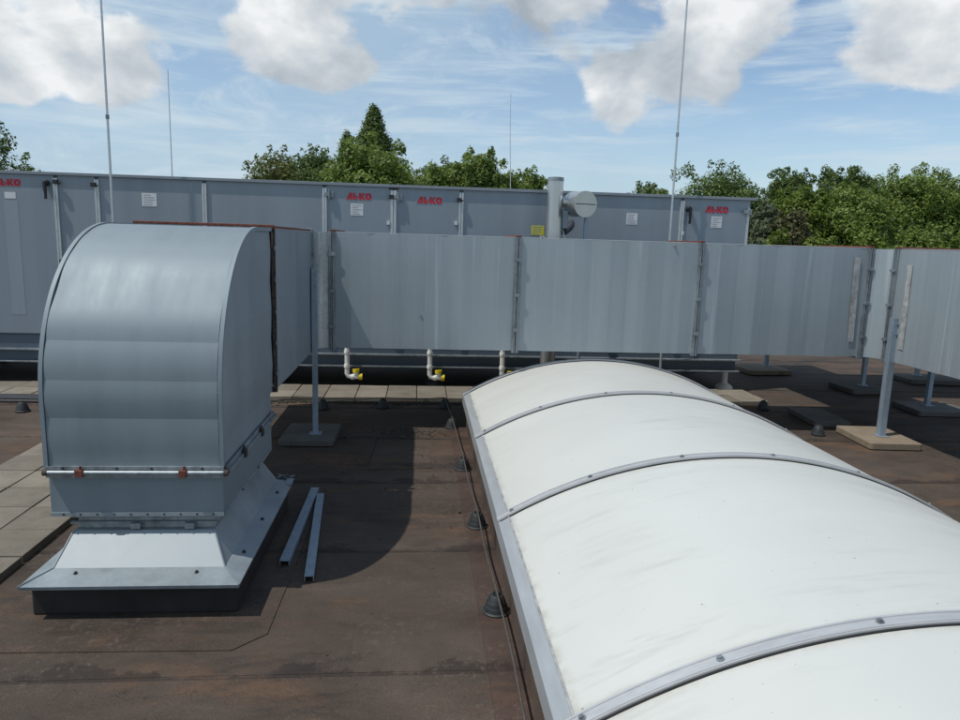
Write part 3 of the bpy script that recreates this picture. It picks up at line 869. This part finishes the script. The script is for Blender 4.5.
P = [(.375,-1,.10),(.37,.2,.097),(.378,1.1,.094),(.375,2.0,.104),(.383,2.5,.096),(.375,2.99,.104),(.366,3.5,.090),(.365,3.97,.104),(.350,4.5,.092),(.345,5.03,.104),(.335,5.6,.086),(.315,6.21,.104),(.30,6.6,.088),(.28,6.98,.104)]
def smooth_path(P, n=6):
    P = [Vector(p) for p in P]; o = []
    for i in range(len(P)-1):
        p0, p1, p2, p3 = P[max(i-1,0)], P[i], P[i+1], P[min(i+2,len(P)-1)]
        for k in range(n):
            t = k/n; o.append(.5*((2*p1)+(-p0+p2)*t+(2*p0-5*p1+4*p2-p3)*t*t+(-p0+3*p1-3*p2+p3)*t**3))
    o.append(P[-1]); return o
m.tube(smooth_path(P), .0048, 8)
tag(m.build('conductor_wire', M['cable'], smooth=60), 'thin grey conductor wire running along the left edge of the skylight', 'wire', 'lightning conductor wires')
m = MB(); m.tube(smooth_path([(-8,6.6,.1),(-3.62,6.68,.104),(-2.3,6.78,.085),(-.92,6.88,.104),(-.6,6.92,.092),(-.34,6.95,.104),(.0,6.97,.092),(.275,6.985,.106)]), .0048, 8)
tag(m.build('conductor_wire', M['cable'], smooth=60), 'conductor wire running sideways in front of the paved path', 'wire', 'lightning conductor wires')
m = MB(); m.tube(smooth_path([(.318,6.20,.106),(.35,6.24,.10),(.385,6.22,.15),(.405,6.18,.24)]), .004, 8)
tag(m.build('conductor_wire', M['cable'], smooth=60), 'short wire bridging from the cone holder to the far skylight corner', 'wire', 'lightning conductor wires')
def rod(x, y, z1, r0, label, bend=0, base=.02):
    t = thing('lightning_rod', (x, y, 0), label, 'lightning rod', 'thin upright lightning rods')
    m = MB(); h = z1-.06
    pts = [(x + bend*math.sin(k/10*PI*1.6)*k/10, y, .06 + h*k/10) for k in range(11)]
    m.tube(pts, [r0*(1-.55*k/10) for k in range(11)], 10); m.build('rod', M['aluwhite'], t, smooth=60)
    m = MB(); m.lathe((x,y,.002), [(.16,0),(.165,.02),(.16,.06),(.05,.075),(.03,.11)], 20); m.build('base', M['slab_grey'], t, smooth=40)
    m = MB(); 
    for z in (z1*.45, z1*.22): m.tube([(x,y,z-.02),(x,y,z+.02)], r0*1.15, 10)
    m.build('sleeve', M['rail'], t)
rod(-3.14, 7.70, 6.2, .0155, 'tall thick lightning rod rising behind the curved hood at left')
rod(-3.62, 11.0, 3.95, .013, 'shorter lightning rod behind the grey unit, second from the left')
rod(1.49, 12.0, 4.05, .010, 'slightly bent short lightning rod behind the grey unit near the centre', bend=.05)
rod(2.775, 7.80, 6.4, .0145, 'tall lightning rod in front of the grey unit right of the flue')

# ------------------------------------------------------------------ air handling unit
AY = 7.95; AX0, AX1 = -6.4, 3.76
ZT, ZCB, ZR1, ZR2 = 2.235, .537, .386, .239
ah = thing('air_handling_unit', (-1.3, 8.7, 0), 'long grey air handling unit with red lettering behind the ducts', 'air handling unit')
posts = [-5.35, -3.80, -3.385, -2.29, -1.03, -.29, .45, 2.945]
edges = [AX0] + posts + [AX1]
for a, b in zip(edges[:-1], edges[1:]):
    MB().box(a+.020, b-.020, AY, 9.55, ZCB+.012, ZT-.012).build('casing_panel', M['unit'], ah, bevel=.004)
MB().box(AX0+.01, AX1-.01, AY+.012, 9.54, ZCB, ZT-.004).build('core', M['unit_base'], ah)
for i, x in enumerate(posts):
    wd = .024 if i != 5 else .032
    m = MB(); m.box(x-wd, x-.002, AY-.014, AY+.011, ZCB+.02, ZT-.045); m.box(x+.002, x+wd, AY-.018, AY+.011, ZCB+.02, ZT-.045)
    m.build('panel_joint', M['aluwhite'], ah, bevel=.003)
m = MB(); m.box(AX1-.05, AX1-.022, AY-.012, AY+.02, ZCB+.02, ZT-.10); m.build('panel_joint', M['aluwhite'], ah, bevel=.003)
m = MB(); m.box(posts[5]-.05, posts[5]+.05, AY-.02, AY+.0, ZT-.040, ZT-.004); m.build('joint_cap', M['dark'], ah, bevel=.004)
# roof sheet, slightly overhanging
m = MB(); m.box(AX0-.04, AX1+.045, AY-.020, 9.60, ZT, ZT+.014); m.box(AX0-.04, AX1+.045, AY-.024, AY-.0205, ZT-.016, ZT+.014)
m.build('roof_sheet', M['lid'], ah, bevel=.002)
# base frame
m = MB(); m.box(AX0, AX1, AY+.020, 9.5, ZR1, ZCB-.004); m.build('base_panel', M['unit_base'], ah)
m = MB()
m.box(AX0, AX1+.03, AY-.030, AY+.06, ZR1-.018, ZR1); m.box(AX0, AX1+.02, AY-.026, AY+.06, ZR2-.002, ZR2+.014)
m.box(AX0, AX1+.03, 9.44, 9.53, ZR1-.018, ZR1); m.box(AX0, AX1+.02, 9.44, 9.53, ZR2-.002, ZR2+.014)
m.build('base_rail', M['rail'], ah, bevel=.003)
m = MB(); m.box(AX0, AX1, AY+.062, AY+.068, ZR2+.014, ZR1-.018); m.box(AX0, AX1, 9.43, 9.436, ZR2+.014, ZR1-.018); m.box(AX0, AX1, AY+.07, 9.42, ZR2+.02, ZR2+.026)
m.build('base_web', M['unit_base'], ah)
for x in (-5.2, -3.4, -1.6, .2, 2.0, 3.69):
    for y in (AY+.16, 9.3):
        m = MB(); m.tube([(x,y,.06),(x,y,ZR2-.002)], .035, 12); m.lathe((x,y,.0465 if y < 8 else .002), [(.10,0),(.10,.03),(.06,.06),(.035,.075)], 16)
        m.build('foot', M['pvc'] if x > 3 else M['underside'], ah, smooth=40)
# door furniture
def lever(x, z):
    m = MB(); m.lathe((0,0,0), [(.032,0),(.032,.02),(.024,.045)], 16)
    V2 = [(x + p[0], AY - .001 - p[2], z + p[1]) for p in m.v]; mm = MB(); mm.v = V2; mm.f = m.f
    mm.obox((x+.004, AY-.062, z-.035), (.014,0,0), (0,.014,0), (0,0,.052)); mm.obox((x+.006, AY-.058, z-.11), (.011,0,0), (0,.012,0), (.002,0,.055))
    mm.build('door_handle', M['dark'], ah, bevel=.004)
lever(-3.885, 2.135); lever(3.02, 2.10)
def hinge(x, z, dark=True):
    m = MB(); m.box(x-.028, x+.028, AY-.040, AY-.019, z-.022, z+.022); m.tube([(x+.022,AY-.034,z-.05),(x+.022,AY-.034,z+.05)], .010, 8); m.box(x+.02,x+.07,AY-.024,AY-.004,z-.036,z+.030)
    m.build('hinge', M['dark'] if dark else M['rail'], ah, bevel=.003)
hinge(-1.0, 2.12, False); hinge(-.262, 2.115, False); hinge(AX1-.075, 2.09, False)
for x, z in ((-3.785,2.150),(-3.41,2.135),(-.315,2.118),(.425,2.110),(-3.77,1.33)):
    m = MB(); m.box(x-.024,x+.024,AY-.048,AY-.019,z-.022,z+.022); m.tube([(x,AY-.03,z),(x+.045,AY-.03,z-.006)], .008, 8); m.build('latch', M['dark'], ah, bevel=.004)
each('key_cover', M['paper'], ah, [MB().box(x-.016,x+.016,AY-.022,AY-.0005,z-.020,z+.020) for x, z in ((-.345,1.84),(.395,1.86),(2.965,1.83))])
# red letters, heavy and squared, with two small ticks for the hyphen
def letters(x0, z0, h, wd):
    m = MB(); y0, y1 = AY-.0035, AY-.0008
    def poly(pts):
        n = len(pts)
        vs = [(x0+p[0]*wd, y0, z0+p[1]*h) for p in pts] + [(x0+p[0]*wd, y1, z0+p[1]*h) for p in pts]
        m.add(vs, [tuple(range(n)), tuple(range(n,2*n))[::-1]] + [(i,(i+1)%n,n+(i+1)%n,n+i) for i in range(n)])
    poly([(0,0),(.085,0),(.155,.74),(.155,1),(.130,1)])            # A left stroke
    poly([(.1552,0),(.236,0),(.236,1),(.1552,1)])                    # A upright
    poly([(.101,.16),(.1548,.16),(.1548,.36),(.120,.36)])           # A bar
    poly([(.270,0),(.352,0),(.352,1),(.270,1)])                     # L
    poly([(.3522,0),(.430,0),(.430,.30),(.3522,.30)])
    poly([(.365,.44),(.425,.44),(.425,.62),(.365,.62)])             # hyphen ticks
    poly([(.440,.30),(.500,.30),(.500,.48),(.440,.48)])
    poly([(.512,0),(.602,0),(.602,1),(.512,1)])                     # K
    poly([(.6022,.53),(.655,1),(.762,1),(.668,.53)]); poly([(.6022,.5298),(.668,.5298),(.775,0),(.662,0),(.6022,.46)])
    cx_, cz_, a, b = .888, .5, .125, .5                               # O as a ring
    n = 20; vs = []
    for k in range(n):
        t = 2*PI*k/n
        ex = lambda r: (math.copysign(abs(math.cos(t))**.7, math.cos(t))*r, )
        for (ra, rb) in ((a, b), (a-.086, b-.30)):
            c, s = math.copysign(abs(math.cos(t))**.75, math.cos(t)), math.copysign(abs(math.sin(t))**.75, math.sin(t))
            for y in (y0, y1): vs.append((x0+(cx_+ra*c)*wd, y, z0+(cz_+rb*s)*h))
    fs = []
    for k in range(n):
        p, q = 4*k, 4*((k+1)%n)
        fs += [(p,q,q+2,p+2),(p+1,p+3,q+3,q+1),(p,p+1,q+1,q),(p+2,q+2,q+3,p+3)]
    m.add(vs, fs)
    m.build('lettering', M['logo'], ah)
for x, z in ((-4.42,2.093), (-.80,2.076), (-.035,2.060), (3.215,2.068)): letters(x, z, .072, .268)
def notice(x, z, w_, h_, mat='paper', lines=5):
    p = MB().box(x-w_/2, x+w_/2, AY-.0025, AY-.0005, z-h_/2, z+h_/2).build('notice', M[mat], ah)
    if lines:
        m = MB()
        for k in range(lines):
            zz = z + h_*(.36 - .72*k/(lines-1)); l = w_*random.uniform(.45,.8)
            m.box(x-w_*.4, x-w_*.4+l, AY-.0035, AY-.0026, zz-.004, zz+.004)
        m.build('print_line', M['print'], p)
notice(-4.26, 1.998, .11, .065, lines=0); notice(-2.86, 2.00, .15, .135); notice(-.685, 1.97, .135, .125); notice(2.375, 1.97, .125, .125); notice(3.36, 1.965, .125, .125)
notice(1.31, 1.81, .145, .105, 'yellow_paper', 4)
m = MB(); m.box(1.338,1.392,AY-.0025,AY-.0005,1.700,1.750); m.build('notice', M['paper'], ah)
m = MB(); m.tube([(1.365,AY-.003,1.725),(1.365,AY-.0045,1.725)], .014, 14); m.build('print_mark', M['dark'], ah)
m = MB(); m.box(-4.33,-4.19,AY-.0015,AY-.0004,.75,1.95); m.build('washed_streak', M['streak'], ah)

# drain traps hanging from the unit
def trap(x, label, z1=.52):
    y = AY-.075; t = thing('drain_trap', (x, y, .05), label, 'drain trap', 'white drain traps under the grey unit')
    m = MB(); m.tube([(x,y,z1),(x,y,.17),(x+.012,y,.145),(x+.045,y,.135),(x+.13,y,.135)], .027, 14); m.tube([(x,y,.24),(x,y,.275)], .034, 14); m.tube([(x,y,.40),(x,y,.43)], .034, 14)
    m.tube([(x+.045,y,.135),(x+.075,y,.135)], .034, 14); m.build('pipe', M['pvc'], t, smooth=40)
    m = MB(); m.tube([(x+.131,y,.135),(x+.168,y,.135)], .036, 14); m.build('end_cap', M['yellow'], t, smooth=40)
    m = MB(); m.tube([(x+.098,y,.155),(x+.098,y,.185)], .030, 14); m.build('branch', M['pvc'], t, smooth=40)
    m = MB(); m.tube([(x+.098,y,.186),(x+.098,y,.222)], .038, 14); m.build('top_cap', M['yellow'], t, smooth=40)
trap(-.785, 'white drain trap with yellow caps closest to the curved hood')
trap(.135, 'white drain trap with yellow caps in the middle of the three')
trap(.955, 'white drain trap partly hidden by the far end of the skylight')

# flue with drum
fl = thing('flue_pipe', (1.41, 7.5, 0), 'shiny steel flue pipe with a side drum in front of the grey unit', 'flue')
fx, fy = 1.405, 7.50
m = MB(); m.tube([(fx,fy,.046),(fx,fy,1.2),(fx,fy,2.345)], .081, 28); m.build('pipe', M['steel'], fl, smooth=40)
m = MB(); m.tube([(fx,fy,2.346),(fx,fy,2.352)], .070, 24); m.tube([(fx,fy,2.31),(fx,fy,2.350)], .0835, 28, cap=False); m.build('pipe_rim', M['rail'], fl, smooth=40)
dc = Vector((1.695, 7.36, 2.082)); ax = Vector((.30, -.95, -.03)).normalized()
m = MB(); m.tube([dc-ax*.24, dc], .131, 40); dr = m.build('drum', M['steel'], fl, smooth=40)
m = MB(); m.tube([dc+ax*.0005, dc+ax*.012], .134, 40); m.build('lid', M['steel'], dr, smooth=40)
s_ = ax.cross(Vector((0,0,1))).normalized()
m = MB(); m.obox(dc+ax*.014, s_*.118, ax*.002, Vector((0,0,.004))); m.build('lid_seam', M['underside'], dr)
m = MB(); m.tube([(fx+.07,fy,2.10),(fx+.13,fy+.01,2.105),tuple(dc-ax*.14)], .050, 20); m.build('side_pipe', M['steel'], fl, smooth=40)
m = MB(); m.tube([(1.735,7.46,.046),(1.735,7.46,1.97)], .019, 14); m.build('support_leg', M['post'], fl, smooth=40)
m = MB(); m.box(fx+.085,fx+.145,fy-.02,fy+.09,1.83,2.02); m.build('control_box', M['unit'], fl, bevel=.006)
m = MB(); m.tube(smooth_path([(fx+.12,fy+.1,1.84),(fx+.16,fy+.22,1.80),(fx+.24,fy+.3,1.86),(fx+.27,fy+.40,1.90)]), .038, 14); m.build('elbow_pipe', M['underside'], fl, smooth=40)
m = MB(); m.tube(smooth_path([(fx+.10,fy+.05,1.84),(fx+.13,fy+.0,1.70),(fx+.17,fy+.05,1.60),(fx+.15,fy+.1,1.3)]), .008, 8); m.build('hose', M['paper'], fl, smooth=40)

# ------------------------------------------------------------------ trees
def crown_mesh(name, clumps, leaf, count, mat, droop=0):
    """leaf-sized folded blades scattered through clumps; clumps = list of (centre, radii)"""
    C = np.array([c for c, r in clumps]); Rr = np.array([r for c, r in clumps])
    wts = Rr.prod(axis=1)**(2/3); wts = wts/wts.sum()
    k = rng.choice(len(clumps), count, p=wts)
    d = rng.normal(size=(count,3)); d /= np.linalg.norm(d, axis=1)[:,None]
    rad = rng.uniform(.35, 1.0, count)**.45 * rng.normal(1, .07, count)
    P = C[k] + d*Rr[k]*rad[:,None]
    nrm = d + rng.normal(scale=.50, size=(count,3)); nrm[:,2] += .45
    nrm /= np.linalg.norm(nrm, axis=1)[:,None]
    t = np.cross(nrm, rng.normal(size=(count,3))); t /= np.linalg.norm(t, axis=1)[:,None]
    t[:,2] -= droop; t /= np.linalg.norm(t, axis=1)[:,None]
    b = np.cross(nrm, t)
    s = leaf*rng.uniform(.6, 1.35, count)[:,None]
    v = np.stack([P - t*s, P + b*s*.48 + nrm*s*.12, P + t*s, P - b*s*.48 + nrm*s*.12], axis=1).reshape(-1,3)
    me = bpy.data.meshes.new(name)
    me.vertices.add(4*count); me.vertices.foreach_set('co', v.ravel())
    me.loops.add(4*count); me.loops.foreach_set('vertex_index', np.arange(4*count, dtype=np.int32))
    me.polygons.add(count); me.polygons.foreach_set('loop_start', np.arange(0, 4*count, 4, dtype=np.int32)); me.polygons.foreach_set('loop_total', np.full(count, 4, dtype=np.int32))
    me.update(); me.validate(); me.materials.append(mat)
    return me
GZ = -5.4
def tree(name, x, y, top, w_, label, mat, shape='round', count=9000, leaf=.17, clumps=34, crown_h=None, lean=0):
    """top = world height of crown top, w_ = crown width"""
    t = thing(name, (x, y, GZ), label, 'tree' if name != 'shrub' else 'shrub', 'trees beyond the roof')
    h = top - GZ
    ch = crown_h or min(h*.8, max(4.2, w_*1.05)); zb = h - ch
    cl = []; limbs = []
    clumps = int(clumps*1.5)
    for i in range(clumps):
        u = (i + rng.random())/clumps                       # height through the crown
        if shape == 'round': rr = math.sin(PI*(.14+.80*u))**.55
        elif shape == 'poplar': rr = (1-u)**.8*.9 + .05
        elif shape == 'wide': rr = math.sin(PI*(.2+.68*u))**.45
        a = rng.random()*2*PI; q = rng.random()**.4*.86
        cr = w_*(.105 + .075*rng.random())
        zs = .8
        if shape == 'poplar': cr = w_*(.10 + .16*(1-u)); zs = 2.0
        c = np.array([math.cos(a)*q*rr*(w_/2-cr*.4) + lean*u, math.sin(a)*q*rr*(w_/2-cr*.4), zb + u*(ch - cr*zs)])
        cl.append((c, np.array([cr*1.1, cr*1.1, cr*zs])))
        limbs.append(c)
    # sprigs breaking the outline
    if shape != 'poplar':
        for i in range(int(clumps*.8)):
            u = .35 + .65*rng.random(); a = rng.random()*2*PI
            rr = math.sin(PI*(.14+.80*u))**.55; cr = w_*(.025 + .035*rng.random())
            q = rng.random()**.25*1.04
            c = np.array([math.cos(a)*q*rr*w_/2 + lean*u, math.sin(a)*q*rr*w_/2, zb + ch*(u + .04*rng.random())])
            cl.append((c, np.array([cr, cr, cr*1.2])))
    # looser inner foliage fills the middle so that only small gaps show through
    for u in ((.25, .5, .72) if shape != 'poplar' else (.2, .4, .6, .78)):
        f = .36 if shape != 'poplar' else .40*(1-u)+.06
        cl.append((np.array([lean*u, 0, zb+u*ch*.92]), np.array([w_*f, w_*f, ch*.20])))
    me = crown_mesh('crown', cl, leaf*.62, int(count*3.0), mat)
    o = bpy.data.objects.new('crown', me); COL.objects.link(o); o.parent = t
    m = MB(); r0 = .03*h
    m.tube([(x,y,GZ),(x+.05,y,GZ+zb*.6),(x+.05*lean,y,GZ+zb+ch*.35),(x+lean*.6,y,GZ+zb+ch*.75)], [r0,r0*.75,r0*.5,r0*.15], 10)
    for c in limbs[::2]:
        zz = max(zb*.7, c[2]*.72)
        p = Vector((x, y, GZ+zz)); q = Vector((x+c[0], y+c[1], GZ+c[2])); mid = (p+q)/2 + Vector((0,0,-.15*(q-p).length*.5))
        m.tube([p, mid, q], [r0*.30, r0*.2, r0*.06], 6)
    m.build('trunk', M['bark'], t, smooth=60)
    return t
def T(name, s0, s1, elev, Y, label, mat, **kw):
    sc = (s0+s1)/2; x = sc*Y; hyp = Y*math.hypot(1, sc)
    return tree(name, x, Y, H + elev*hyp, (s1-s0)*Y*1.22, label, M[mat], **kw)
T('tree', -.64,-.508, .112, 40, 'broad tree peeping over the grey unit at the far left', 'leaf_dark', count=9000)
T('tree', -.232,-.160, .110, 42, 'thin pale yellow green tree at the left of the middle group', 'leaf_pale', count=2600, leaf=.15, clumps=20)
T('tree', -.192,-.108, .112, 47, 'dark bushy tree next to the pale tree in the middle group', 'leaf_dark', count=7000)
T('poplar_tree', -.090,-.038, .178, 52, 'tall pointed poplar rising above the middle group', 'leaf_dark', shape='poplar', count=9000, leaf=.17, clumps=46)
T('poplar_tree', -.118,-.082, .142, 53, 'smaller pointed poplar just left of the tall poplar', 'leaf_dark', shape='poplar', count=4500, leaf=.17, clumps=26)
T('tree', -.135,.004, .125, 40, 'large mid green tree in front of the tall poplar', 'leaf_mid', count=16000, clumps=46)
T('tree', -.052,.060, .101, 44, 'low leafy tree filling the dip right of the large mid green tree', 'leaf_mid', count=8000)
T('tree', -.012,.072, .106, 46, 'dark rounded tree right of the large mid green tree', 'leaf_dark', count=7000)
T('tree', .036,.128, .118, 42, 'airy mid green tree behind the bent lightning rod', 'leaf_mid', count=8500)
T('tree', .100,.185, .093, 43, 'low tree top showing left of the steel flue', 'leaf_mid', count=6500)
T('tree', .285,.355, .081, 46, 'small dark tree top at the left end of the wide dark tree', 'leaf_dark', count=5000)
T('tree', .325,.475, .101, 48, 'wide dark windblown tree behind the right end of the grey unit', 'leaf_dark', count=22000, shape='wide', clumps=50, lean=.6)
T('tree', .478,.555, .098, 50, 'windblown dark green tree just right of the grey unit', 'leaf_dark', count=9000, lean=.5)
T('tree', .560,.655, .099, 47, 'tall dark green tree in the middle of the right hand wood', 'leaf_dark', count=13000, clumps=44)
T('tree', .640,.765, .096, 46, 'broad mid green tree with airy top at the right', 'leaf_mid', count=17000, clumps=52)
T('tree', .735,.860, .091, 46, 'broad tree cut by the right edge of the photo', 'leaf_mid', count=15000, clumps=48)
T('tree', .860,1.00, .098, 46, 'tree beyond the right edge of the wood', 'leaf_mid', count=8000)
T('tree', .505,.585, .076, 42, 'bright green rounded tree in front of the windblown tree', 'leaf_bright', count=9000, clumps=36)
T('tree', .575,.680, .080, 41, 'mid green bushy tree in front of the tall dark green tree', 'leaf_mid', count=12000, clumps=40)
T('shrub', .472,.515, .058, 38, 'silvery pale shrub touching the right end of the grey unit', 'leaf_silver', count=5000, leaf=.15)
T('shrub', .505,.565, .048, 37, 'rust brown shrub below the bright green tree', 'leaf_rust', count=6000)
T('shrub', .490,.540, .022, 33, 'yellow green shrub just above the duct beside the grey unit', 'leaf_bright', count=5000, leaf=.15)
T('shrub', .545,.600, .018, 33, 'low yellow green shrub above the duct right of its twin', 'leaf_bright', count=4500, leaf=.15)
T('shrub', .625,.690, .020, 34, 'low yellow green shrub near the duct junction', 'leaf_bright', count=5000, leaf=.15)
T('shrub', .700,.790, .030, 36, 'mid green shrub above the far right duct', 'leaf_mid', count=7000)
T('shrub', .790,.880, .028, 36, 'bright green shrub at the far right above the duct', 'leaf_bright', count=6000)
